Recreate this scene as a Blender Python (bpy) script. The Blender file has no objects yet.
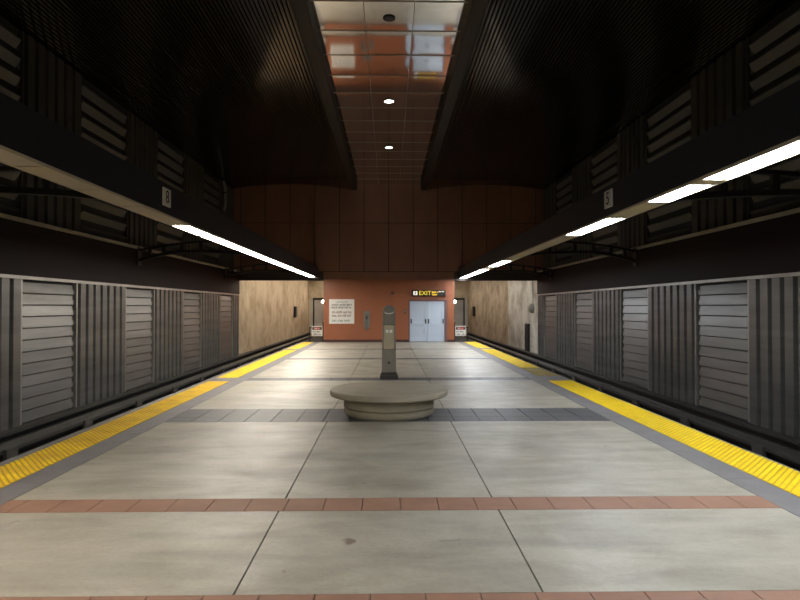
import bpy, math, random
from mathutils import Vector
random.seed(7)
S = bpy.context.scene
COL = S.collection
PI = math.pi

# ------------------------------------------------------------------ helpers
class MB:
    def __init__(self):
        self.v = []; self.f = []
    def add(self, vs, fs):
        n = len(self.v); self.v += [tuple(p) for p in vs]
        self.f += [tuple(i + n for i in f) for f in fs]; return self
    def box(self, x0, x1, y0, y1, z0, z1):
        if x0 > x1: x0, x1 = x1, x0
        return self.add([(x0,y0,z0),(x1,y0,z0),(x1,y1,z0),(x0,y1,z0),(x0,y0,z1),(x1,y0,z1),(x1,y1,z1),(x0,y1,z1)],
            [(0,3,2,1),(4,5,6,7),(0,1,5,4),(1,2,6,5),(2,3,7,6),(3,0,4,7)])
    def prism(self, prof, axis, a, b):
        """profile (u,v) extruded along axis: 'y' -> (u=x,v=z); 'x' -> (u=y,v=z); 'z' -> (u=x,v=y)"""
        def P(u, v, t):
            return (u, t, v) if axis == 'y' else ((t, u, v) if axis == 'x' else (u, v, t))
        n = len(prof)
        vs = [P(u, v, a) for u, v in prof] + [P(u, v, b) for u, v in prof]
        fs = [tuple(range(n)), tuple(range(2*n-1, n-1, -1))]
        fs += [(i, i+n, (i+1) % n + n, (i+1) % n) for i in range(n)]
        return self.add(vs, fs)
    def lathe(self, prof, c=(0,0,0), n=64):
        vs = []; fs = []; m = len(prof)
        for r, z in prof:
            for k in range(n):
                a = 2*PI*k/n; vs.append((c[0]+r*math.cos(a), c[1]+r*math.sin(a), c[2]+z))
        for i in range(m-1):
            for k in range(n):
                fs.append((i*n+k, i*n+(k+1) % n, (i+1)*n+(k+1) % n, (i+1)*n+k))
        closed = prof[0] == prof[-1]
        if prof[0][0] > 1e-4 and not closed: fs.append(tuple(range(n-1, -1, -1)))
        if prof[-1][0] > 1e-4 and not closed: fs.append(tuple((m-1)*n+k for k in range(n)))
        return self.add(vs, fs)
    def tube(self, pts, r, n=10):
        pts = [Vector(p) for p in pts]; vs = []; fs = []
        for i, p in enumerate(pts):
            t = (pts[min(i+1, len(pts)-1)] - pts[max(i-1, 0)]).normalized()
            up = Vector((0,0,1)) if abs(t.z) < .9 else Vector((0,1,0))
            s = t.cross(up).normalized(); u = s.cross(t).normalized()
            for k in range(n):
                a = 2*PI*k/n; vs.append(p + r*(math.cos(a)*s + math.sin(a)*u))
        for i in range(len(pts)-1):
            for k in range(n):
                fs.append((i*n+k, i*n+(k+1) % n, (i+1)*n+(k+1) % n, (i+1)*n+k))
        fs.append(tuple(range(n-1, -1, -1))); fs.append(tuple((len(pts)-1)*n+k for k in range(n)))
        return self.add(vs, fs)
    def bar(self, pts, hw, hh):
        """rectangular bar swept along points lying in an x-z plane (hw along y, hh up)"""
        vs = []; fs = []
        for i, p in enumerate(pts):
            a = Vector(pts[max(i-1,0)]); b = Vector(pts[min(i+1,len(pts)-1)])
            t = (b-a).normalized(); nrm = Vector((-t.z, 0, t.x))
            p = Vector(p); y = Vector((0,1,0))
            vs += [p-hw*y-hh*nrm, p+hw*y-hh*nrm, p+hw*y+hh*nrm, p-hw*y+hh*nrm]
        for i in range(len(pts)-1):
            for k in range(4):
                fs.append((i*4+k, i*4+(k+1)%4, (i+1)*4+(k+1)%4, (i+1)*4+k))
        fs += [(3,2,1,0), tuple(len(vs)-4+k for k in range(4))]
        return self.add(vs, fs)
    def mirror_x(self):
        self.v = [(-x, y, z) for x, y, z in self.v]
        self.f = [tuple(reversed(f)) for f in self.f]; return self
    def build(self, name, mat, parent=None, smooth=None, bevel=0, fix=True):
        me = bpy.data.meshes.new(name); me.from_pydata(self.v, [], self.f); me.update()
        if fix:
            import bmesh
            bm = bmesh.new(); bm.from_mesh(me); bmesh.ops.recalc_face_normals(bm, faces=bm.faces); bm.to_mesh(me); bm.free()
        me.materials.append(mat)
        o = bpy.data.objects.new(name, me); COL.objects.link(o)
        if parent:
            o.parent = parent
            o.matrix_parent_inverse = parent_inv(parent)
        if smooth is not None:
            for p in me.polygons: p.use_smooth = True
            me.set_sharp_from_angle(angle=math.radians(smooth))
        if bevel:
            b = o.modifiers.new('bevel', 'BEVEL'); b.width = bevel; b.segments = 2; b.limit_method = 'ANGLE'
        return o

def parent_inv(p):
    from mathutils import Matrix
    return Matrix() if p.parent else Matrix.Translation(-p.location)   # parts keep world coordinates

def tag(o, label=None, cat=None, group=None, kind=None):
    if label: o['label'] = label
    if cat: o['category'] = cat
    if group: o['group'] = group
    if cat and not kind and o.get('kind') is None: o['kind'] = 'thing'
    if kind: o['kind'] = kind
    return o
def empty(name, loc, label, cat, group=None):
    o = bpy.data.objects.new(name, None); COL.objects.link(o); o.location = loc; o.empty_display_size = .1
    return tag(o, label, cat, group)
def struct(o, label=None, cat=None):
    o['kind'] = 'structure'
    return tag(o, label, cat)
def text_mesh(name, s, size, mat, parent, origin, xdir, updir, depth=.004, align='CENTER', sx=1.0):
    cu = bpy.data.curves.new('txt', 'FONT'); cu.body = s; cu.size = size; cu.extrude = depth/2
    cu.align_x = align; cu.align_y = 'CENTER'
    t = bpy.data.objects.new('txt', cu); COL.objects.link(t)
    dg = bpy.context.evaluated_depsgraph_get()
    me = bpy.data.meshes.new_from_object(t.evaluated_get(dg))
    bpy.data.objects.remove(t); bpy.data.curves.remove(cu)
    X = Vector(xdir); U = Vector(updir); N = X.cross(U); O = Vector(origin)
    b = MB(); b.v = [tuple(O + v.co.x*sx*X + v.co.y*U + v.co.z*N) for v in me.vertices]
    b.f = [tuple(p.vertices) for p in me.polygons]
    return b.build(name, mat, parent)

# ------------------------------------------------------------------ materials
def mat(name, base, rough=.5, metal=0, spec=.5, noise=None, bump=None, emit=None, estr=0, coat=0):
    m = bpy.data.materials.new(name); m.use_nodes = True
    nt = m.node_tree; b = nt.nodes['Principled BSDF']
    b.inputs['Base Color'].default_value = (*base, 1)
    b.inputs['Roughness'].default_value = rough
    b.inputs['Metallic'].default_value = metal
    b.inputs['Specular IOR Level'].default_value = spec
    b.inputs['Coat Weight'].default_value = coat
    if emit:
        b.inputs['Emission Color'].default_value = (*emit, 1); b.inputs['Emission Strength'].default_value = estr
    tc = nt.nodes.new('ShaderNodeTexCoord')
    if noise:
        (sx, sy, sz), dark, amt = noise
        mp = nt.nodes.new('ShaderNodeMapping'); mp.inputs['Scale'].default_value = (sx, sy, sz)
        nt.links.new(tc.outputs['Object'], mp.inputs['Vector'])
        n = nt.nodes.new('ShaderNodeTexNoise'); n.inputs['Scale'].default_value = 1; n.inputs['Detail'].default_value = 6
        n.inputs['Roughness'].default_value = .62
        nt.links.new(mp.outputs[0], n.inputs['Vector'])
        r = nt.nodes.new('ShaderNodeValToRGB')
        r.color_ramp.elements[0].position = .5-amt/2; r.color_ramp.elements[0].color = (*dark, 1)
        r.color_ramp.elements[1].position = .5+amt/2; r.color_ramp.elements[1].color = (*base, 1)
        nt.links.new(n.outputs['Fac'], r.inputs['Fac']); nt.links.new(r.outputs[0], b.inputs['Base Color'])
    if bump:
        sc, st = bump
        n2 = nt.nodes.new('ShaderNodeTexNoise'); n2.inputs['Scale'].default_value = sc; n2.inputs['Detail'].default_value = 4
        nt.links.new(tc.outputs['Object'], n2.inputs['Vector'])
        bp = nt.nodes.new('ShaderNodeBump'); bp.inputs['Strength'].default_value = st; bp.inputs['Distance'].default_value = .01
        nt.links.new(n2.outputs['Fac'], bp.inputs['Height']); nt.links.new(bp.outputs[0], b.inputs['Normal'])
    return m

def concrete_floor():
    m = bpy.data.materials.new('platform_concrete'); m.use_nodes = True
    nt = m.node_tree; N = nt.nodes; L = nt.links; b = N['Principled BSDF']
    tc = N.new('ShaderNodeTexCoord')
    def noise(scale, detail=6, rough=.6, dist=0, vec=(1,1,1)):
        mp = N.new('ShaderNodeMapping'); mp.inputs['Scale'].default_value = vec; L.new(tc.outputs['Object'], mp.inputs[0])
        n = N.new('ShaderNodeTexNoise'); n.inputs['Scale'].default_value = scale; n.inputs['Detail'].default_value = detail
        n.inputs['Roughness'].default_value = rough; n.inputs['Distortion'].default_value = dist
        L.new(mp.outputs[0], n.inputs['Vector']); return n.outputs['Fac']
    def ramp(f, stops):
        r = N.new('ShaderNodeValToRGB'); e = r.color_ramp.elements
        e[0].position, e[0].color = stops[0][0], (*stops[0][1], 1); e[1].position, e[1].color = stops[-1][0], (*stops[-1][1], 1)
        for p, c in stops[1:-1]:
            x = e.new(p); x.color = (*c, 1)
        L.new(f, r.inputs[0]); return r.outputs[0]
    def mix(mode, f, a, c):
        x = N.new('ShaderNodeMix'); x.data_type = 'RGBA'; x.blend_type = mode
        x.inputs[0].default_value = f; L.new(a, x.inputs[6]); L.new(c, x.inputs[7]); return x.outputs[2]
    c1 = ramp(noise(.9, 8, .65, .8), [(.3,(.32,.29,.228)),(.5,(.385,.357,.295)),(.72,(.455,.43,.365))])
    c2 = ramp(noise(1.0, 5, .6, .4, (.7, 2.6, 1)), [(.36,(.74,.74,.73)),(.6,(1,1,1))])
    c3 = ramp(noise(26, 4, .7), [(.3,(.88,.88,.87)),(.6,(1,1,1))])
    c4 = ramp(noise(3.1, 2, .5, 1.2), [(.20,(.42,.33,.27)),(.27,(1,1,1))])
    c = mix('MULTIPLY', 1, c1, c2); c = mix('MULTIPLY', 1, c, c3); c = mix('MULTIPLY', .8, c, c4)
    # the brown spill left of the middle joint, in the bay between the two tile bands
    mp = N.new('ShaderNodeMapping'); mp.inputs['Location'].default_value = (.3, -4.77, 0); L.new(tc.outputs['Object'], mp.inputs[0])
    ln = N.new('ShaderNodeVectorMath'); ln.operation = 'LENGTH'; L.new(mp.outputs[0], ln.inputs[0])
    ad = N.new('ShaderNodeMath'); ad.operation = 'MULTIPLY_ADD'; L.new(noise(14, 3), ad.inputs[0]); ad.inputs[1].default_value = .16
    L.new(ln.outputs['Value'], ad.inputs[2])
    c5 = ramp(ad.outputs[0], [(.115,(.30,.2,.15)),(.155,(1,1,1))]); c = mix('MULTIPLY', .8, c, c5)
    L.new(c, b.inputs['Base Color'])
    rr = ramp(noise(1.7, 5, .6, .6), [(.3,(.37,)*3),(.7,(.52,)*3)]); L.new(rr, b.inputs['Roughness'])
    bp = N.new('ShaderNodeBump'); bp.inputs['Strength'].default_value = .12; bp.inputs['Distance'].default_value = .01
    L.new(noise(40, 4), bp.inputs['Height']); L.new(bp.outputs[0], b.inputs['Normal'])
    b.inputs['Specular IOR Level'].default_value = .5
    return m

def tunnel_concrete(name, near, far, dark, y0, y1):
    """board-marked concrete, newer and paler up to y0, stained tan beyond y1, streaked downwards"""
    m = bpy.data.materials.new(name); m.use_nodes = True
    nt = m.node_tree; N = nt.nodes; L = nt.links; b = N['Principled BSDF']; b.inputs['Roughness'].default_value = .8
    tc = N.new('ShaderNodeTexCoord'); sp = N.new('ShaderNodeSeparateXYZ'); L.new(tc.outputs['Object'], sp.inputs[0])
    mr = N.new('ShaderNodeMapRange'); mr.inputs[1].default_value = y0; mr.inputs[2].default_value = y1; L.new(sp.outputs['Y'], mr.inputs[0])
    mx = N.new('ShaderNodeMix'); mx.data_type = 'RGBA'; mx.inputs[6].default_value = (*near,1); mx.inputs[7].default_value = (*far,1); L.new(mr.outputs[0], mx.inputs[0])
    mp = N.new('ShaderNodeMapping'); mp.inputs['Scale'].default_value = (1, .7, .75); L.new(tc.outputs['Object'], mp.inputs[0])
    n = N.new('ShaderNodeTexNoise'); n.inputs['Scale'].default_value = 1.2; n.inputs['Detail'].default_value = 8; n.inputs['Roughness'].default_value = .65
    L.new(mp.outputs[0], n.inputs['Vector'])
    r = N.new('ShaderNodeValToRGB'); r.color_ramp.elements[0].position = .34; r.color_ramp.elements[0].color = (*dark,1)
    r.color_ramp.elements[1].position = .58; r.color_ramp.elements[1].color = (1,1,1,1); L.new(n.outputs['Fac'], r.inputs[0])
    w = N.new('ShaderNodeMath'); w.operation = 'MODULO'; w.inputs[1].default_value = 2.4; L.new(sp.outputs['Y'], w.inputs[0])
    lt = N.new('ShaderNodeMath'); lt.operation = 'GREATER_THAN'; lt.inputs[1].default_value = .05; L.new(w.outputs[0], lt.inputs[0])
    ml = N.new('ShaderNodeMath'); ml.operation = 'MULTIPLY_ADD'; ml.inputs[1].default_value = .3; ml.inputs[2].default_value = .7; L.new(lt.outputs[0], ml.inputs[0])
    m1 = N.new('ShaderNodeMix'); m1.data_type = 'RGBA'; m1.blend_type = 'MULTIPLY'; m1.inputs[0].default_value = 1
    L.new(mx.outputs[2], m1.inputs[6]); L.new(r.outputs[0], m1.inputs[7])
    m2 = N.new('ShaderNodeMix'); m2.data_type = 'RGBA'; m2.blend_type = 'MULTIPLY'; m2.inputs[0].default_value = 1
    L.new(m1.outputs[2], m2.inputs[6]); L.new(ml.outputs[0], m2.inputs[7]); L.new(m2.outputs[2], b.inputs['Base Color'])
    return m

M = {}
M['floor'] = concrete_floor()
M['joint'] = mat('joint_grit', (.03,.028,.025), .9)
M['granite'] = mat('edge_paver', (.20,.19,.195), .55, noise=((3,3,3),(.145,.138,.14),.5), bump=(60,.1))
M['terracotta'] = mat('terracotta_tile', (.32,.175,.115), .6, spec=.3, noise=((2.5,3,3),(.24,.128,.088),.5), bump=(40,.1))
M['darktile'] = mat('dark_paving_tile', (.085,.085,.094), .5, noise=((3,3,3),(.055,.055,.06),.6))
M['yellow'] = mat('tactile_yellow', (.92,.68,.010), .5, spec=.3, noise=((5,5,5),(.72,.50,.012),.5))
M['yellow_dirty'] = mat('tactile_yellow_grimy', (.86,.60,.015), .55, spec=.3, noise=((2.2,2.2,2.2),(.60,.36,.03),.35))
M['yellow_faded'] = mat('tactile_yellow_worn', (.50,.39,.09), .6, noise=((3,3,3),(.24,.19,.08),.4))
def grooves(m, col):
    nt = m.node_tree; b = nt.nodes['Principled BSDF']; tc = nt.nodes.new('ShaderNodeTexCoord'); sp = nt.nodes.new('ShaderNodeSeparateXYZ')
    nt.links.new(tc.outputs['Object'], sp.inputs[0]); mr = nt.nodes.new('ShaderNodeMapRange')
    mr.inputs[1].default_value = .0045; mr.inputs[2].default_value = .0085; nt.links.new(sp.outputs['Z'], mr.inputs[0])
    mx = nt.nodes.new('ShaderNodeMix'); mx.data_type = 'RGBA'; mx.blend_type = 'MIX'; mx.inputs[6].default_value = (*col, 1)
    src = b.inputs['Base Color'].links[0].from_socket
    nt.links.new(mr.outputs[0], mx.inputs[0]); nt.links.new(src, mx.inputs[7]); nt.links.new(mx.outputs[2], b.inputs['Base Color'])
grooves(M['yellow'], (.60,.40,.01)); grooves(M['yellow_dirty'], (.44,.27,.015)); grooves(M['yellow_faded'], (.27,.21,.06))
M['alu'] = mat('weathered_panel_metal', (.205,.203,.20), .36, .55, noise=((.35,.35,4.2),(.105,.104,.102),.5))
M['alu_upper'] = mat('shaded_panel_metal', (.12,.116,.11), .5, .6, noise=((.9,.9,1.3),(.078,.075,.072),.6))  # panel metal darkened: the dimness of the upper tier is put into the colour
M['alu_trim'] = mat('panel_edge_metal', (.46,.45,.43), .4, .7, noise=((2,2,2),(.34,.33,.31),.5))
M['recess'] = mat('panel_recess', (.03,.03,.03), .8)
M['fascia'] = mat('plum_fascia_paint', (.016,.008,.010), .6, spec=.15, noise=((.8,.8,.8),(.010,.006,.007),.5))
M['ledge'] = mat('ledge_trim', (.40,.36,.30), .6, noise=((2,2,2),(.28,.25,.2),.5))
M['red'] = mat('brick_red_enamel', (.34,.112,.046), .45, noise=((1.1,1,.9),(.27,.085,.036),.7))
M['brown'] = mat('shaded_red_enamel', (.26,.125,.088), .38, noise=((1.1,1,.5),(.17,.08,.056),.7), coat=.1)  # darker copy of the wall red, painting in the shade above the lighting beams
M['skirting'] = mat('dark_skirting', (.055,.022,.018), .5)
M['brown_dark'] = mat('lintel_paint', (.035,.025,.022), .6)
M['slat'] = mat('ceiling_slat_metal', (.21,.19,.17), .13, .95)
M['void'] = mat('ceiling_void', (.008,.008,.008), .9)
M['mirror'] = mat('polished_ceiling_panel', (.74,.70,.66), .07, 1)
M['mirror_seam'] = mat('ceiling_panel_seam', (.34,.29,.24), .4, .6)
M['chan'] = mat('channel_beam_bronze', (.014,.008,.006), .5, spec=.25)
M['navy'] = mat('lighting_beam_navy', (.016,.018,.028), .42)
M['black_steel'] = mat('bracket_steel', (.014,.013,.014), .5)
M['lens_off'] = mat('unlit_lens', (.60,.53,.41), .5)
M['lens_warm'] = mat('lit_lens_warm', (.9,.9,.9), .5, emit=(1,.92,.80), estr=42)
M['lens_cool'] = mat('lit_lens_cool', (.9,.9,.9), .5, emit=(.91,.955,1), estr=42)
M['tunnel_fill_warm'] = mat('tunnel_fill_warm', (.9,.9,.9), .5, emit=(1,.88,.70), estr=62)  # glow of the added tunnel fixtures
M['tunnel_fill'] = mat('tunnel_fill_plain', (.9,.9,.9), .5, emit=(1,.93,.8), estr=38)
M['lamp'] = mat('lamp_glass', (.9,.9,.9), .4, emit=(1,.96,.85), estr=22)
M['downlight'] = mat('downlight_glass', (.9,.9,.9), .4, emit=(.93,1,1), estr=5)
M['chrome'] = mat('polished_steel', (.6,.6,.6), .25, 1)
M['dark_plastic'] = mat('dark_plastic', (.02,.02,.022), .45)
M['bench'] = mat('bench_concrete', (.34,.30,.225), .6, noise=((3,3,3),(.24,.21,.155),.6), bump=(50,.15))
M['bench_base'] = mat('bench_base_concrete', (.36,.315,.225), .65, noise=((3,3,3),(.26,.225,.16),.6), bump=(50,.15))
M['pylon'] = mat('pylon_grey', (.26,.24,.205), .45, .3, noise=((4,4,4),(.20,.185,.155),.5))
M['pylon_face'] = mat('pylon_face_plate', (.56,.49,.34), .45, .2, noise=((6,6,6),(.45,.39,.27),.5))
M['pylon_base'] = mat('pylon_plinth', (.05,.045,.04), .6)
M['white'] = mat('white_enamel', (.72,.70,.66), .5)
M['white_glow'] = mat('white_label', (.85,.85,.82), .5)
M['ink'] = mat('sign_ink_black', (.02,.02,.025), .6)
M['ink_brown'] = mat('sign_ink_brown', (.16,.05,.045), .6)
M['ink_green'] = mat('sign_ink_green', (.03,.11,.08), .6)
M['danger_red'] = mat('sign_red', (.45,.04,.04), .5)
M['sign_black'] = mat('sign_black_face', (.012,.008,.008), .45)
M['sign_yellow'] = mat('sign_yellow_backlit', (.8,.6,.05), .5, emit=(1,.72,.05), estr=.75)
M['sign_white'] = mat('sign_white_backlit', (.8,.8,.8), .5, emit=(1,.9,.75), estr=.8)
M['door'] = mat('pale_blue_door_paint', (.50,.57,.68), .42)
M['door_frame'] = mat('door_frame_paint', (.17,.085,.085), .5)
M['grey_plate'] = mat('grey_plate', (.22,.19,.16), .45, .3)
M['grey_wall'] = mat('walkway_wall_paint', (.50,.49,.44), .7, noise=((1,1,1),(.28,.27,.24),.5))
M['cover'] = mat('third_rail_cover', (.05,.047,.044), .5, noise=((1,.6,1),(.026,.024,.023),.5))
M['insul'] = mat('insulator', (.05,.046,.042), .6)
M['bed'] = mat('track_bed', (.022,.02,.018), .9, noise=((1,1,1),(.012,.011,.01),.5))
M['rail'] = mat('rail_steel', (.12,.09,.07), .35, .8)
M['pit'] = mat('pit_concrete', (.034,.032,.029), .85, noise=((1,1,1),(.018,.016,.015),.6))
M['conc_l'] = tunnel_concrete('tunnel_concrete_tan', (.53,.455,.335), (.51,.43,.31), (.66,.59,.50), 33, 50)
M['conc_r'] = tunnel_concrete('tunnel_concrete_grey', (.62,.61,.56), (.46,.37,.255), (.50,.47,.42), 40.0, 40.15)
M['plain'] = mat('rear_wall_paint', (.05,.04,.035), .7)

# ------------------------------------------------------------------ dimensions
YB = 31.7; YR = -7.0; EDGE = 4.63
WX = 8.0; UX = 8.3
LEFT, RIGHT = -1, 1
SIDE = {-1: 'left', 1: 'right'}

# ------------------------------------------------------------------ platform floor
fl = MB(); g = .0065
bandY = [(3.53,3.895),(5.48,5.84),(9.72,10.95),(15.15,15.75),(21.25,21.75),(26.2,26.6)]
ys = [YR]
for a, b in bandY: ys += [a, b]
ys.append(YB)
xs = [-3.62, -1.0, 1.0, 3.62]
extra = {10.95: [13.0], 15.75: [18.4], 21.75: [24.0], 26.6: [29.0]}
for i in range(0, len(ys), 2):
    cuts = [ys[i]] + extra.get(ys[i], []) + [ys[i+1]]
    for c0, c1 in zip(cuts, cuts[1:]):
        for x0, x1 in zip(xs, xs[1:]):
            fl.box(x0+g, x1-g, c0+g*.6, c1-g*.6, -.12, 0)
struct(fl.build('floor', M['floor']))
sub = MB().box(-EDGE, EDGE, YR, YB, -1.15, -.12)
sub.box(-EDGE, -3.46, YB, 44, -1.15, -.005).box(3.46, EDGE, YB, 44, -1.15, -.005)
struct(sub.build('floor_base', M['joint']))
# terracotta bands, dark bands
n = 0
for a, b in bandY[:2]:
    n += 1; t = MB(); w = .355; x = -3.62
    k = 0; x = -3.62 - (.18 if n == 2 else .05)
    while x < 3.62:
        x0 = max(x, -3.62); x1 = min(x+w, 3.62)
        if x1-x0 > .03: t.box(x0+.004, x1-.004, a+.003, b-.003, -.12, .001)
        x += w
    struct(t.build('trim_%d' % n, M['terracotta']), 'band of red-brown square paving tiles crossing the platform, %s' % ('nearest the viewer' if n == 1 else 'second from the viewer'))
for a, b in bandY[2:]:
    n += 1; t = MB(); rows = 3 if b-a > 1 else 1
    nx = 17; w = 7.24/nx
    for r in range(rows):
        for i in range(nx):
            h = (b-a)/rows
            t.box(-3.62+i*w+.006, -3.62+(i+1)*w-.006, a+r*h+.004, a+(r+1)*h-.004, -.12, .0005)
    struct(t.build('trim_%d' % n, M['darktile']))
# edge pavers and lip
for s in (-1, 1):
    t = MB(); y = YR; TI, TO = (3.955, 4.475) if s < 0 else (3.99, 4.58)
    while y < YB-.01:
        y1 = min(y+1.22, YB); t.box(s*3.62, s*(TI-.005), y+.003, y1-.003, -.12, .001); y = y1
    t.box(s*(TO+.005), s*EDGE, YR, YB, -.16, .001)
    for a, b in ([(15.0,15.75),(25.9,26.5)] if s < 0 else [(15.0,16.1),(26.2,26.9)]):
        t.box(s*TI, s*TO, a, b, -.12, .001)
    struct(t.build('trim_edge_' + SIDE[s], M['granite']))

# tactile strips
def tactile(s, y0, y1, mt, label):
    b = MB(); x0, x1 = (3.955, 4.475) if s < 0 else (3.99, 4.58)
    b.box(s*x0, s*x1, y0, y1, -.12, .004)
    ny = int((y1-y0-.06)/.045); nx = 7; sg = 8
    for j in range(ny):
        yc = y0 + .03 + (j+.5)*(y1-y0-.06)/ny
        for i in range(nx):
            xc = s*(x0 + (i+(.25 if j % 2 else .75))*(x1-x0)/nx)
            base = len(b.v)
            for r, z in ((.027,.004),(.022,.011),(.012,.014)):
                for k in range(sg):
                    a = 2*PI*k/sg; b.v.append((xc+r*math.cos(a), yc+r*math.sin(a), z))
            for q in range(2):
                for k in range(sg):
                    k2 = (k+1) % sg
                    b.f.append((base+q*sg+k, base+q*sg+k2, base+(q+1)*sg+k2, base+(q+1)*sg+k))
            b.f.append(tuple(base+2*sg+k for k in range(sg)))
    o = b.build('tactile_strip', mt, fix=False)
    tag(o, label, 'tactile strip', 'yellow tactile warning strips')
tactile(-1, YR, 15.0, M['yellow_dirty'], 'long grimy yellow tactile strip along left platform edge, nearest the viewer')
tactile(-1, 15.75, 25.9, M['yellow'], 'yellow tactile strip on left platform edge beyond the first grey gap')
tactile(-1, 26.5, YB, M['yellow'], 'short yellow tactile strip at the far end of left platform edge')
tactile(1, YR, 15.0, M['yellow'], 'long bright yellow tactile strip along right platform edge, nearest the viewer')
tactile(1, 16.1, 18.2, M['yellow_faded'], 'worn dull yellow tactile strip just beyond the grey gap, right platform edge')
tactile(1, 18.2, 26.2, M['yellow'], 'yellow tactile strip on right platform edge between worn strip and far gap')
tactile(1, 26.9, YB, M['yellow'], 'short yellow tactile strip at the far end of right platform edge')

# ------------------------------------------------------------------ track pits
for s in (-1, 1):
    sd = SIDE[s]
    struct(MB().box(s*EDGE, s*9.0, YR, 60, -1.3, -1.15).build('floor_track_' + sd, M['bed']))
    # lower ledge at the wall foot
    struct(MB().prism([(s*u, v) for u, v in ((7.84,-1.15),(8.06,-1.15),(8.06,-.685),(7.70,-.685),(7.70,-.75),(7.84,-.75))], 'y', YR, 60).build('trim_ledge_' + sd, M['pit']))
    # running rails
    for xr, w in ((5.35, 'beside the platform wall'), (6.85, 'beside the third rail')):
        p = [(-.07,-1.15),(.07,-1.15),(.07,-1.135),(.012,-1.11),(.012,-1.03),(.036,-1.015),(.036,-.985),(-.036,-.985),(-.036,-1.015),(-.012,-1.03),(-.012,-1.11),(-.07,-1.135)]
        o = MB().prism([(s*xr+u, v) for u, v in p], 'y', YR, 60).build('running_rail', M['rail'])
        tag(o, 'steel running rail in the %s trackway, %s' % (sd, w), 'rail', 'running rails in the trackways')
    # third rail
    e = empty('third_rail', (s*7.3, YR, -1.15), 'dark grey covered third rail on short posts along the foot of the %s track wall' % sd, 'third rail')
    c = [(7.10,-.80),(7.36,-.76),(7.36,-.90),(7.33,-.90),(7.33,-.80),(7.13,-.83),(7.13,-.87),(7.10,-.87)]
    MB().prism([(s*u, v) for u, v in c], 'y', YR, 59).build('cover_board', M['cover'], e)
    MB().box(s*7.19, s*7.30, YR, 59, -.96, -.84).build('contact_rail', M['bed'], e)
    y = 11.4 - 2.87*2
    while y < 50:
        pb = MB().lathe([(.13,0),(.13,.04),(.075,.05),(.10,.09),(.07,.12),(.10,.16),(.07,.185)], (s*7.24, y, -1.15), 14)
        pb.box(s*7.05, s*7.12, y-.17, y+.17, -1.0, -.79)
        pb.build('insulator', M['insul'], e, smooth=40)
        y += 2.87

# ------------------------------------------------------------------ side walls, panels
def h_panel(s, X, y0, y1, z0, z1, pitch, label, group, mt='alu'):
    t = empty('metal_wall_panel', (s*X, (y0+y1)/2, z0), label, 'wall panel', group)
    sk = MB(); nb = round((z1-z0-.06)/pitch); h = (z1-z0-.06)/nb
    for i in range(nb):
        za = z0+.03+i*h; prof = [(X-.01, za), (X-.085, za-.012), (X-.09, za), (X-.05, za+h-.03), (X-.01, za+h-.03)] if mt == 'alu' else [(X-.01, za), (X-.035, za), (X-.15, za+h*.42), (X-.15, za+h*.5), (X-.01, za+h*.62)]
        sk.prism([(s*u, v) for u, v in prof], 'y', y0+.06, y1-.17)
        sk.box(s*(X-.06), s*(X-.02), y1-.171, y1-.058, za, za+h*.45)
    sk.build('slat_skin', M[mt], t)
    MB().box(s*(X-.02), s*(X-.004), y0, y1, z0, z1).build('backing', M['recess'], t)
    for a, c in ((y0, y0+.06), (y1-.06, y1)):
        MB().box(s*(X-.115), s*(X-.004), a+.001, c-.001, z0, z1).build('edge_post', M['alu_trim' if mt == 'alu' else mt], t)
def v_panel(s, X, y0, y1, z0, z1, label, group, mt='alu'):
    t = empty('metal_wall_panel', (s*X, (y0+y1)/2, z0), label, 'wall panel', group)
    nr = max(2, round((y1-y0)/.39)); p = (y1-y0)/nr
    sk = MB(); prof = []
    for i in range(nr):
        a = y0+i*p
        prof += [(a, X-.02), (a+.22*p, X-.02), (a+.29*p, X-.135), (a+.93*p, X-.135)]
    prof.append((y1, X-.02))
    full = prof + [(y1, X-.004), (y0, X-.004)]
    sk.prism([(s*v, u) for u, v in full], 'z', z0, z1)
    sk.build('ribbed_skin', M[mt], t)
LOW = [(10.25,13.0,'V'),(13.0,15.35,'H'),(15.35,18.1,'V'),(18.1,20.35,'H'),(20.35,23.13,'V'),(23.13,25.4,'H'),(25.4,28.2,'V'),(28.2,30.5,'H'),(30.5,31.66,'V')]
UP = [(10.9,13.55,'H'),(13.55,16.0,'V'),(16.0,18.95,'H'),(18.95,21.25,'V'),(21.25,24.15,'H'),(24.15,26.6,'V'),(26.6,29.3,'H'),(29.3,31.66,'V')]
ORD = {1:'first',2:'second',3:'third',4:'fourth',5:'fifth',6:'sixth'}
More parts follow.
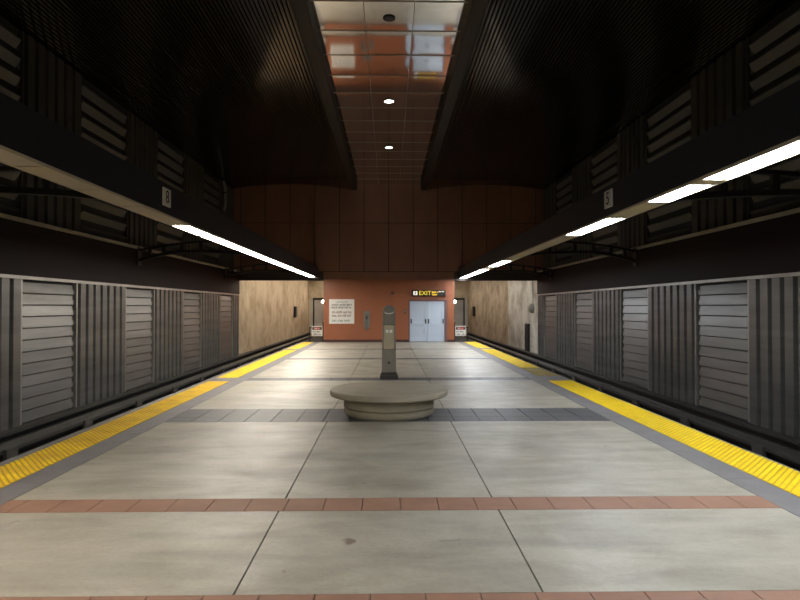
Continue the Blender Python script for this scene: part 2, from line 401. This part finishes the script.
for s in (-1, 1):
    sd = SIDE[s]
    # masonry behind
    struct(MB().box(s*WX, s*(WX+.6), YR, YB, -1.3, 3.66).build('wall_' + sd, M['plain']))
    struct(MB().box(s*UX, s*(UX+.3), YR, YB, 3.76, 8.6).build('wall_upper_' + sd, M['plain']))
    struct(MB().box(s*(WX-.14), s*WX, YR, YB, 2.52, 3.66).build('wall_fascia_' + sd, M['fascia']))
    struct(MB().box(s*(WX-.17), s*(WX+.3), YR, YB, 3.66, 3.75).build('trim_sill_' + sd, M['ledge']))
    struct(MB().box(s*(WX-.17), s*WX, YR, YB, 2.45, 2.52).build('trim_cap_' + sd, M['alu_trim']))
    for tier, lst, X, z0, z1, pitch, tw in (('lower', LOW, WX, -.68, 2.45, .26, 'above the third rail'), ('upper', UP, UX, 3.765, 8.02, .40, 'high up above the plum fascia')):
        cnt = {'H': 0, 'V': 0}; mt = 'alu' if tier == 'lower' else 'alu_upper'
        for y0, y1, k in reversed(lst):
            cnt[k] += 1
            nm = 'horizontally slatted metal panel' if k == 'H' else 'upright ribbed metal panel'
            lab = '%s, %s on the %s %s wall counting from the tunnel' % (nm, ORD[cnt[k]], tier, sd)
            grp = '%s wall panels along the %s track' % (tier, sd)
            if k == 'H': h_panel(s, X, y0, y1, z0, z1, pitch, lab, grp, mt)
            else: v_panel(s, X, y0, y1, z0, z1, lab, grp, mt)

# ------------------------------------------------------------------ end wall
def panels(b, x0, x1, z0, z1, nx, zs, y, skip=None):
    w = (x1-x0)/nx; g = .008
    for i in range(nx):
        for a, c in zip(zs, zs[1:]):
            b.box(x0+i*w+g, x0+(i+1)*w-g, y-.03, y, a+g, c-g)
bw = MB(); uw = MB()
pxs = 1.3; g = .008
zs_up = [3.3, 3.72, 6.29, 8.9]
edges = [-8.3] + [-.02+pxs*k for k in range(-6, 7) if -8.2 < -.02+pxs*k < 8.2] + [8.3]
for a, c in zip(edges, edges[1:]):
    for z0, z1 in zip(zs_up, zs_up[1:]):
        uw.box(a+.016, c-.016, YB-.03, YB, z0+.014, z1-.014)
# middle strip 3.27-3.7 and lower panels round the door
DX0, DX1, DZ = 1.04, 3.08, 2.24
mid = [-3.45, -2.62, -1.32, -.02, 1.28, 2.58, 3.45]
for a, c in zip(mid, mid[1:]):
    bw.box(a+g, c-g, YB-.03, YB, 2.53+g, 3.3-g)
for a, c in ((-3.45,-2.62),(-2.62,-1.32),(-1.32,-.02),(-.02,DX0)):
    bw.box(a+g, c-g, YB-.03, YB, .13, 2.53-g)
bw.box(DX0+g, DX1-g, YB-.03, YB, DZ, 2.53-g)
bw.box(DX1+g, 3.45-g, YB-.03, YB, .13, 2.53-g)
struct(bw.build('wall_back', M['red'], bevel=.004))
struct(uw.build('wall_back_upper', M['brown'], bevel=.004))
struct(MB().box(-8.3, 8.3, YB, YB+.3, 3.7, 9.0).build('wall_back_upper_core', M['void']))
core = MB().box(-8.3, 8.3, YB, YB+.3, 3.27, 3.7).box(-3.45, DX0, YB, YB+.3, 0, 3.27).box(DX1, 3.45, YB, YB+.3, 0, 3.27).box(DX0, DX1, YB, YB+.3, DZ, 3.27)
core.box(DX0, DX1, YB+.25, YB+.3, 0, DZ)
core.box(-3.45, -3.3, YB+.3, 60, -.2, 4.6).box(3.3, 3.45, YB+.3, 60, -.2, 4.6)
struct(core.build('wall_back_core', M['red']))
struct(MB().box(-8.3, -3.45, YB-.06, YB+.3, 3.25, 3.7).box(3.45, 8.3, YB-.06, YB+.3, 3.25, 3.7).build('trim_lintel', M['brown_dark']))
struct(MB().box(-3.45, DX0, YB-.05, YB, 0, .13).box(DX1, 3.45, YB-.05, YB, 0, .13).build('baseboard_back', M['skirting']))

# double door
d = bpy.data.objects.new('door_1', None); COL.objects.link(d); d.location = (2.0, YB, 0); d['kind'] = 'structure'
d['label'] = 'pale blue double door in red-brown frame under the exit sign'
fr = MB().box(DX0, DX0+.05, YB-.045, YB+.2, 0, DZ).box(DX1-.14, DX1, YB-.045, YB+.2, 0, DZ).box(DX0+.05, DX1-.14, YB-.045, YB+.2, DZ-.08, DZ)
fr.build('door_frame', M['door_frame'], d, bevel=.005)
def leaf(x0, x1, hx):
    b = MB().box(x0, x1, YB+.04, YB+.09, .02, DZ-.09)
    st = .13
    for a in ((x0, x0+st, .02, DZ-.09), (x1-st, x1, .02, DZ-.09), (x0+st, x1-st, .02, .22), (x0+st, x1-st, .86, 1.06), (x0+st, x1-st, DZ-.22, DZ-.09)):
        b.box(a[0], a[1], YB+.008, YB+.04, a[2], a[3])
    l = b.build('door_leaf', M['door'], d, bevel=.004)
    for i, x in enumerate(hx):
        h = MB().box(x-.03, x+.03, YB-.008, YB+.008, .98, 1.22).tube([(x, YB, 1.02), (x, YB-.05, 1.04), (x, YB-.05, 1.16), (x, YB, 1.18)], .014, 8)
        h.build('handle', M['dark_plastic'], l)
xm = (DX0+.05 + DX1-.14)/2
leaf(DX0+.055, xm-.006, (DX0+.14, xm-.08))
leaf(xm+.006, DX1-.145, (xm+.08, DX1-.22))
MB().box(xm-.03, xm+.03, YB+.1, YB+.16, .02, DZ-.09).build('meeting_stile', M['dark_plastic'], d)

# exit sign
e = empty('exit_sign', (2.1, YB-.1, 2.42), 'black overhead exit sign with yellow lettering above the blue double door', 'sign')
MB().box(1.20, 2.98, YB-.16, YB-.03, 2.41, 2.74).build('sign_box', M['sign_black'], e, bevel=.015)
yf = YB-.163
text_mesh('lettering', 'EXIT', .31, M['sign_yellow'], e, (1.895, yf, 2.575), (1,0,0), (0,0,1), sx=1.02)
ic = MB().box(1.28, 1.49, yf-.002, yf+.004, 2.48, 2.68); ic.build('pictogram_square', M['sign_white'], e)
pm = MB().lathe([(0,-.002),(.022,-.002),(.022,.002),(0,.002)], (0,0,0), 12); pm.v = [(1.385+x, yf-.004+z, 2.645+y) for x, y, z in pm.v]
pm.box(1.36, 1.41, yf-.006, yf-.002, 2.555, 2.618).box(1.362, 1.380, yf-.006, yf-.002, 2.495, 2.56).box(1.392, 1.41, yf-.006, yf-.002, 2.495, 2.56).box(1.335, 1.435, yf-.006, yf-.002, 2.592, 2.61)
pm.build('pictogram_figure', M['ink'], e)
def words(b, x0, x1, z, h, yface, seed, gap=.35):
    """illegible small print: uneven letter-sized strokes in word groups"""
    r = random.Random(seed); x = x0
    while x < x1-h*.4:
        for _ in range(r.randint(3, 7)):
            w = h*r.uniform(.35, .6)
            if x+w > x1: break
            top = z+h*(1 if r.random() < .4 else .72)
            b.box(x, x+w*.32, yface-.002, yface+.001, z, top)
            if r.random() < .7: b.box(x, x+w*.85, yface-.002, yface+.001, top-h*.2, top)
            if r.random() < .6: b.box(x, x+w*.85, yface-.002, yface+.001, z, z+h*.2)
            if r.random() < .6: b.box(x+w*.6, x+w*.85, yface-.002, yface+.001, z, top)
            x += w+h*.06
        x += h*gap
    return b
words(MB(), 2.26, 2.62, 2.59, .10, yf, 3).build('lettering_line', M['sign_yellow'], e); words(MB(), 2.26, 2.58, 2.46, .10, yf, 5).build('lettering_line', M['sign_yellow'], e)
words(MB(), 2.62, 2.92, 2.635, .06, yf, 8).build('lettering_line', M['sign_white'], e)

# white notice board
e = empty('notice_board', (-2.49, YB-.05, .97), 'square white notice with lines of dark print on red wall', 'sign')
MB().box(-3.15, -1.83, YB-.06, YB-.03, .97, 2.26).build('board', M['white'], e, bevel=.004)
yf = YB-.061
for x0, x1, z, h, sd_, mt in ((-2.80,-2.15,2.09,.05,11,'ink'),(-3.02,-1.96,1.92,.11,12,'ink'),(-3.06,-1.92,1.78,.11,13,'ink'),(-3.0,-1.95,1.52,.12,14,'ink_brown'),(-3.0,-1.95,1.34,.12,15,'ink_brown'),(-3.0,-1.98,1.08,.10,16,'ink_green')):
    words(MB(), x0, x1, z, h, yf, sd_).build('lettering_line', M[mt], e)
# grey wall cabinet between notice and pylon
e = empty('wall_intercom', (-1.18, YB-.05, .64), 'tall narrow grey metal unit on red wall beside the white notice', 'intercom')
MB().box(-1.34, -1.0, YB-.07, YB-.03, .78, 1.64).build('back_plate', M['grey_plate'], e, bevel=.01)
MB().box(-1.25, -1.09, YB-.14, YB-.07, .64, 1.45).build('housing', mat('unit_grey', (.15,.145,.14), .4, .4), e, bevel=.02)
MB().box(-1.21, -1.13, YB-.15, YB-.14, 1.2, 1.36).build('grille', M['dark_plastic'], e)
e = empty('card_reader', (.83, YB-.05, 1.58), 'small grey card reader on red wall left of the blue doors', 'card reader')
MB().box(.77, .89, YB-.055, YB-.03, 1.52, 1.72).build('housing', M['dark_plastic'], e, bevel=.006)
MB().box(.785, .875, YB-.062, YB-.055, 1.56, 1.69).build('face_plate', M['grey_plate'], e)
e = empty('wall_sensor', (.2, YB-.05, 2.6), 'tiny dark round sensor high on red wall above the pylon', 'sensor')
b = MB().lathe([(.075,0),(.075,.03),(.05,.055),(0,.06)], (0,0,0), 20); b.v = [(.2+x, YB-.03-z, 2.6+y) for x, y, z in b.v]; b.build('cap', M['dark_plastic'], e, smooth=40)
b = MB().lathe([(.025,0),(.025,.02),(0,.025)], (0,0,0), 12); b.v = [(.2+x, YB-.088-z, 2.6+y) for x, y, z in b.v]; b.build('lens', M['chrome'], e, smooth=40)

# gates + danger signs + lamps at each platform end
for s in (-1, 1):
    sd = SIDE[s]
    e = empty('end_gate', (s*3.95, YB+.25, 0), 'low dark steel gate closing the %s end walkway behind a danger sign' % sd, 'gate', 'gates at the platform end')
    MB().tube([(s*3.5, YB+.25, 0), (s*3.5, YB+.25, 1.05)], .03).build('post', M['black_steel'], e, smooth=40)
    MB().tube([(s*4.2, YB+.25, 0), (s*4.2, YB+.25, .8)], .03).build('post', M['black_steel'], e, smooth=40)
    MB().tube([(s*3.5, YB+.25, .75), (s*4.2, YB+.25, .75)], .022).build('rail', M['black_steel'], e, smooth=40)
    MB().tube([(s*3.5, YB+.25, .38), (s*4.2, YB+.25, .38)], .022).build('rail', M['black_steel'], e, smooth=40)
    e = empty('danger_sign', (s*3.83, YB+.2, .32), 'small white sign with red and black header hung on the %s end gate' % sd, 'sign', 'danger signs at the platform end')
    x0, x1 = sorted((s*3.53, s*4.09)); yf = YB+.2
    MB().box(x0, x1, yf, yf+.02, .32, .83).build('board', M['white'], e, bevel=.004)
    MB().box(x0+.03, x1-.03, yf-.002, yf+.001, .64, .79).build('header', M['ink'], e)
    xc = (x0+x1)/2
    MB().prism([(xc+.2*math.cos(2*PI*k/24), .715+.066*math.sin(2*PI*k/24)) for k in range(24)], 'y', yf-.005, yf-.002).build('oval', M['danger_red'], e)
    words(MB(), x0+.06, x1-.06, .50, .08, yf-.001, 21).build('lettering_line', M['ink'], e); words(MB(), x0+.08, x1-.08, .37, .08, yf-.001, 22).build('lettering_line', M['ink'], e)
    words(MB(), xc-.14, xc+.14, .685, .065, yf-.006, 23).build('lettering_line', M['white'], e)
    e = empty('wall_lamp', (s*3.45, YB+1.2, 2.1), 'small lit lamp beside the %s edge of the red end wall' % sd, 'lamp', 'lamps behind the end wall')
    MB().box(s*3.45, s*3.62, YB+1.12, YB+1.28, 2.24, 2.30).box(s*3.45, s*3.49, YB+1.1, YB+1.3, 2.0, 2.34).build('bracket', M['black_steel'], e)
    MB().lathe([(.0,0),(.07,.02),(.09,.06),(.06,.14),(0,.18)], (s*3.60, YB+1.2, 2.06), 20).build('globe', M['lamp'], e, smooth=60)

# ------------------------------------------------------------------ tunnels
for s in (-1, 1):
    sd = SIDE[s]
    struct(MB().box(s*WX, s*(WX+.5), YB, 60, -1.3, 4.8).build('wall_tunnel_' + sd, M['conc_l' if s < 0 else 'conc_r']))
    struct(MB().box(s*3.3, s*(WX+.5), 60, 60.3, -1.3, 4.8).build('wall_tunnel_end_' + sd, M['conc_l' if s < 0 else 'conc_r']))
    struct(MB().box(s*3.3, s*(WX+.5), YB+.3, 60.3, 4.6, 4.9).build('ceiling_tunnel_' + sd, M['brown_dark']))
    # pale wall closing the walkway, with door outline
    struct(MB().box(s*3.45, s*4.95, 38, 38.15, 0, 2.42).build('wall_walkway_' + sd, M['grey_wall']))
    struct(MB().box(s*4.72, s*4.80, 37.95, 38.0, 0, 2.42).box(s*3.45, s*4.8, 37.95, 38.0, 2.30, 2.42).build('trim_walkway_' + sd, M['pit']))
    for k in range(6):  # added fixtures, out of view above the lintel, to brighten the tunnel concrete
        e = empty('tunnel_fill_light', (s*5.6, 33.6+k*4.6, 4.6), 'added hidden tube light under the %s tunnel roof, %s behind the lintel' % (sd, ORD[k+1]), 'ceiling light', 'added fill lights inside the tunnels')
        y0 = 32.6+k*4.6
        MB().box(s*5.5, s*5.75, y0, y0+3.2, 4.5, 4.598).build('housing', M['black_steel'], e)
        MB().box(s*5.52, s*5.73, y0+.03, y0+3.17, 4.46, 4.5).build('diffuser', M['tunnel_fill_warm' if s < 0 else 'tunnel_fill'], e)
    e = empty('signal_box', (s*WX, 50 if s < 0 else 55, 1.2), 'small dark signal box fixed to the %s concrete tunnel wall' % sd, 'signal', 'signal boxes on the tunnel walls')
    yy = 51.0 if s < 0 else 56
    MB().box(s*(WX-.18), s*WX, yy-.45, yy+.45, 1.0, 1.9).build('housing', M['dark_plastic'], e, bevel=.03)
    for z in (1.22, 1.62):
        b = MB().lathe([(.0,0),(.13,0),(.13,.12),(.10,.12),(.10,.02),(0,.02)], (0,0,0), 16); b.v = [(s*(WX-.3), yy-.45-q*1.0, z+p) for p, r, q in b.v] if False else [(s*(WX-.09)+p*.7, yy-.45-q, z+r*.8) for p, r, q in b.v]
        b.build('hood', M['black_steel'], e, smooth=40)
e = empty('wall_niche', (WX, 34.35, -.68), 'tall narrow dark cabinet on the pale right tunnel wall', 'cabinet')
MB().box(WX-.10, WX, 33.95, 34.75, -.68, .90).build('frame', M['black_steel'], e, bevel=.01)
MB().box(WX-.13, WX-.10, 34.0, 34.7, -.63, .86).build('door', M['dark_plastic'], e, bevel=.006)
MB().box(WX-.16, WX-.13, 34.04, 34.10, .1, .3).build('handle', M['chrome'], e)
e = empty('junction_box', (WX, 33.1, 1.75), 'round grey box on the pale right tunnel wall above the dark cabinet', 'junction box')
b = MB().lathe([(.27,0.002),(.27,.10),(.24,.20),(.15,.27),(0,.29)], (0,0,0), 24); b.v = [(WX-z, 33.1+x, 1.78+y) for x, y, z in b.v]; b.build('cover', mat('box_grey', (.25,.24,.22), .5), e, smooth=40)
MB().tube([(WX-.03, 33.1, 2.0), (WX-.03, 33.1, 3.4)], .02, 8).build('conduit', M['grey_plate'], e, smooth=40)

# ------------------------------------------------------------------ ceiling
zc = lambda x: 8.05 + .28*math.sin(PI*(abs(x)-2.0)/6.3)
for s in (-1, 1):
    b = MB(); x = 2.0; p = .1
    while x < UX-.02:
        z0 = zc(x+.02); z1 = zc(x+.08)
        b.prism([(s*(x+.018), z0), (s*(x+.082), z1), (s*(x+.082), z1+.06), (s*(x+.018), z0+.06)], 'y', YR, YB-.03)
        x += p
    struct(b.build('ceiling_slats_' + SIDE[s], M['slat']))
    struct(MB().box(s*1.5, s*(UX+.3), YR, YB, 8.6, 8.7).build('ceiling_deck_' + SIDE[s], M['void']))
    struct(MB().box(s*1.69, s*2.0, YR, YB-.03, 8.02, 8.6).build('trim_channel_' + SIDE[s], M['chan'], bevel=.01))
# polished panels of the central channel: each slightly pillowed and tilted
ROWS = []; y = 16.83
while y > YR+1.37: y -= 1.37
while y < YB-.05:
    ROWS.append((y, min(y+1.37, YB-.03))); y += 1.37
seams = MB().box(-1.7, 1.7, YR, YB, 8.42, 8.46)
ys_ = [y0 for y0, _ in ROWS]
for y in ys_: seams.box(-1.69, 1.69, y-.008, y+.008, 8.355, 8.42)
for x in (-.55, .55): seams.box(x-.008, x+.008, YR, YB-.04, 8.356, 8.42)
struct(seams.build('ceiling_channel_back', M['mirror_seam']))
pm = MB(); rows = ROWS
cols = [(-1.69,-.55),(-.55,.55),(.55,1.69)]
rr = random.Random(4)
for y0, y1 in rows:
    for ci, (x0, x1) in enumerate(cols):
        tl = rr.uniform(-.002, .002); tx = rr.uniform(-.0015, .0015)
        if abs(y0-16.83) < .02 and ci == 2: tl = .009
        if abs(y0-15.46) < .02 and ci == 2: tl = -.011
        n = 8; base = len(pm.v); cx, cy = (x0+x1)/2, (y0+y1)/2
        amp = rr.uniform(.002, .0038)
        a0, a1, b0, b1 = x0+.008, x1-.008, y0+.008, y1-.008
        for j in range(n+1):
            for i in range(n+1):
                px = a0+(a1-a0)*i/n; py = b0+(b1-b0)*j/n
                u = 2*i/n-1; v = 2*j/n-1
                z = 8.37 - amp*(1-u**6)*(1-v**6) - amp*.8*(1-v*v) + (py-cy)*tl + (px-cx)*tx
                pm.v.append((px, py, z))
        for j in range(n):
            for i in range(n):
                q = base+j*(n+1)+i; pm.f.append((q, q+n+1, q+n+2, q+1))
o = pm.build('ceiling', M['mirror'], fix=False, smooth=60); struct(o)
for k, (y, lit, lab) in enumerate(((13.45, False, 'unlit dark round downlight in the polished ceiling strip'), (18.9, True, 'lit round downlight in the polished ceiling, nearer of the two glowing'), (24.4, True, 'lit round downlight in the polished ceiling, farther of the two glowing'))):
    e = empty('downlight', (0, y, 8.36), lab, 'ceiling light', 'downlights in the polished ceiling')
    kr = 1 if lit else .72
    MB().lathe([(.15*kr,8.345),(.19*kr,8.345),(.19*kr,8.37),(.15*kr,8.37),(.15*kr,8.345)], (0,y,0), 28).build('trim_ring', M['chan'] if not lit else M['chrome'], e, smooth=40)
    MB().lathe([(0,8.352),(.15*kr,8.352),(.15*kr,8.362),(0,8.362)], (0,y,0), 28).build('lens', M['downlight'] if lit else M['dark_plastic'], e)
# drain pipe with elbow beside the upper left panels
e = empty('drain_pipe', (-8.0, 29.4, 6.6), 'pale vertical pipe with curved foot at top of the left wall by end wall', 'pipe')
pts = [(-8.07, 29.4, 8.0), (-8.0, 29.4, 7.6), (-8.0, 29.4, 7.0)] + [(-8.0-.09*(1-math.cos(t*PI/12)), 29.4, 7.0-.4*math.sin(t*PI/12)) for t in range(1, 7)]
MB().tube(pts, .07, 12).build('pipe', M['alu_trim'], e, smooth=50)
MB().box(-8.14, -7.92, 29.31, 29.49, 7.4, 7.46).build('clamp', M['black_steel'], e)

# ------------------------------------------------------------------ rear wall (behind the viewer)
struct(MB().box(-9, 9, YR-.3, YR, -1.3, 8.8).build('wall_front', M['plain']))

# ------------------------------------------------------------------ lighting beams
LITR = [(-4.6,-3.3,1),(-3.2,-1.9,1),(-1.8,-.5,1),(-.4,.9,1),(1.0,2.3,1),(2.4,3.7,1),(3.8,5.72,1),(5.78,7.04,1),(7.07,7.39,0),(7.42,8.55,1),(8.6,10.2,0),(10.25,11.4,1),(11.43,12.6,1),(12.65,15.0,0),(15.05,17.4,0),(17.45,19.75,0),(19.8,22.4,1),(22.45,24.15,0),(24.2,25.4,1),(25.44,26.9,1),(26.94,28.4,1),(28.44,29.9,1),(29.94,31.5,1)]
LITL = [(-4.6,-3.3,1),(-3.2,-1.9,1),(-1.8,-.5,1),(-.4,.9,1),(1.0,2.3,1),(2.4,3.7,1),(3.75,5.68,1),(5.72,6.5,0),(6.55,7.8,0),(7.85,9.1,0),(9.15,11.25,0),(11.3,12.72,1),(12.75,12.92,0),(12.95,14.4,1),(14.44,16.3,1),(16.34,18.2,1),(18.24,20.1,1),(20.14,22.0,1),(22.04,23.9,1),(23.94,25.8,1),(25.84,27.7,1),(27.74,29.6,1),(29.64,30.4,1),(30.44,31.5,0)]
for s, lst in ((-1, LITL), (1, LITR)):
    sd = SIDE[s]
    e = empty('lighting_beam', (s*3.9, YR, 3.37), 'long dark navy lighting beam hung above the %s platform edge' % sd, 'light beam', 'lighting beams over the platform edges')
    pr = [(3.70,3.395),(3.70,3.90),(3.78,3.93),(4.10,3.93),(4.10,3.45),(4.06,3.395)]
    MB().prism([(s*u, v) for u, v in pr], 'y', YR, YB-.06).build('housing', M['navy'], e)
    for a, c in ((3.70, 3.725), (4.035, 4.06)):
        MB().box(s*a, s*c, YR, YB-.06, 3.36, 3.395).build('lens_rim', M['lens_off'], e)
    for y0, y1, on in lst:
        o = MB().box(s*3.728, s*4.032, y0, y1, 3.366, 3.394).build('diffuser', (M['lens_warm'] if s < 0 else M['lens_cool']) if on else M['lens_off'], e)
        o['label'] = 'lit white diffuser' if on else 'unlit beige diffuser'
    # position marker on the inner face
    m = empty('position_marker', (s*3.68, 10.0, 3.52), 'small square white number plate on the %s lighting beam' % sd, 'sign', 'number plates on the lighting beams')
    MB().box(s*3.675, s*3.70, 9.84, 10.16, 3.52, 3.81).build('plate', M['white'], m)
    text_mesh('numeral', '8' if s < 0 else '5', .30, M['ink'], m, (s*3.672, 10.0, 3.665), (0, -s, 0), (0,0,1), .004)
    # brackets
    for k, yb in enumerate((9.05, 18.95, 28.9)):
        q = empty('arched_bracket', (s*7.85, yb, 3.3), 'black arched steel bracket holding the %s lighting beam off the wall, %s from the viewer' % (sd, ORD[k+1]), 'bracket', 'arched brackets over the tracks')
        up = lambda x: 3.93 - .31*((x-5.0)/2.85)**2 if x > 5.0 else 3.93
        lo = lambda x: 3.60 - .30*max(0, (x-6.2)/1.65)**2 - .12*max(0, (6.2-x)/2.1)**2
        xs_ = [4.11+i*(7.83-4.11)/16 for i in range(17)]
        MB().bar([(s*x, yb, up(x)) for x in xs_], .06, .035).build('upper_chord', M['black_steel'], q)
        MB().bar([(s*x, yb, lo(x)) for x in xs_], .06, .045).build('lower_chord', M['black_steel'], q)
        for x in (5.1, 5.9, 6.5, 7.05, 7.5):
            MB().box(s*(x-.05), s*(x+.05), yb-.05, yb+.05, lo(x), up(x)).build('strut', M['black_steel'], q)
        MB().box(s*7.82, s*7.86, yb-.14, yb+.14, 3.15, 3.72).build('wall_plate', M['black_steel'], q)

# ------------------------------------------------------------------ bench
e = empty('round_bench', (0, 10.48, 0), 'round concrete bench with overhanging disc seat in the middle of the platform', 'bench')
c = (0, 10.48, 0)
MB().lathe([(0,.325),(.97,.325),(1.005,.333),(1.02,.35),(1.02,.41),(1.008,.428),(.985,.437),(0,.437)], c, 96).build('seat', M['bench'], e, smooth=35)
MB().lathe([(0,.135),(.765,.135),(.785,.15),(.785,.32),(.78,.33),(0,.33)], c, 96).build('base', M['bench_base'], e, smooth=35)
MB().lathe([(0,0),(.74,0),(.765,.02),(.785,.06),(.785,.11),(.77,.122),(.75,.122),(.75,.14),(0,.14)], c, 96).build('plinth', M['bench_base'], e, smooth=35)

# ------------------------------------------------------------------ pylon
py = 15.6
e = empty('information_pylon', (0, py, 0), 'grey round-topped pylon with two white labels standing behind the round bench', 'pylon')
MB().box(-.23, .23, py-.22, py+.22, 0, .10).box(-.2, .2, py-.19, py+.19, .10, .17).build('plinth', M['pylon_base'], e, bevel=.01)
MB().prism([(-.185,.17),(.185,.17),(.178,.752),(-.178,.752)], 'y', py-.17, py+.17).build('lower_body', M['pylon'], e, bevel=.012)
MB().box(-.165, .165, py-.13, py+.16, .752, 1.39).build('body', M['pylon'], e)
MB().prism([(-.178,.752),(-.135,.752),(-.125,1.39),(-.165,1.39)], 'y', py-.17, py-.13).build('cheek', M['pylon'], e)
MB().prism([(.178,.752),(.135,.752),(.125,1.39),(.165,1.39)], 'y', py-.17, py-.13).build('cheek', M['pylon'], e)
f = MB().box(-.132, .132, py-.15, py-.13, .765, 1.38).build('face_plate', M['pylon_face'], e, bevel=.004)
for sx in (-1, 1):
    MB().box(sx*.015, sx*.085, py-.155, py-.149, 1.19, 1.26).build('label_sticker', M['white_glow'], f)
hd = [(-.165,1.39),(.165,1.39)] + [(.165*math.cos(PI*k/20), 1.735+.165*math.sin(PI*k/20)) for k in range(21)]
MB().prism(hd, 'y', py-.155, py+.15).build('head', M['pylon'], e, bevel=.012)
vs = []
for k in range(13):
    t = PI*(k/12); vs.append((.12*math.cos(t), 1.715-.05*math.sin(t)))
for k in range(12, -1, -1):
    t = PI*(k/12); vs.append((.12*math.cos(t), 1.745-.05*math.sin(t)))
MB().prism(vs, 'y', py-.185, py-.155).build('visor', M['white'], e)
MB().prism([(.12*math.cos(PI*k/16), 1.755+.12*math.sin(PI*k/16)) for k in range(17)], 'y', py-.165, py-.155).build('lens_dome', mat('pylon_dome', (.23,.22,.20), .3, .4), e)
b = MB().lathe([(.03,0),(.03,.012),(0,.012)], (0,0,0), 16); b.v = [(x, py-.17-z, .42+y) for x, y, z in b.v]; b.build('lock', M['ink'], e)

# ------------------------------------------------------------------ world, camera, colour
w = bpy.data.worlds.new('underground'); S.world = w; w.use_nodes = True
w.node_tree.nodes['Background'].inputs[0].default_value = (0, 0, 0, 1); w.node_tree.nodes['Background'].inputs[1].default_value = 0
cam = bpy.data.cameras.new('camera'); co = bpy.data.objects.new('camera', cam); COL.objects.link(co)
cam.sensor_width = 36; cam.lens = 27.0; cam.clip_end = 200; cam.clip_start = .05
co.location = (0, 0, 1.85)
co.rotation_euler = (PI/2 + math.atan(7/600), 0, -math.atan(11/600))
S.camera = co
S.view_settings.view_transform = 'Standard'; S.view_settings.look = 'None'
S.view_settings.gamma = 1; S.view_settings.use_curve_mapping = False; S.view_settings.exposure = 0
S.cycles.use_denoising = True
S.cycles.max_bounces = 10; S.cycles.diffuse_bounces = 6; S.cycles.glossy_bounces = 5
S.cycles.sample_clamp_indirect = 6
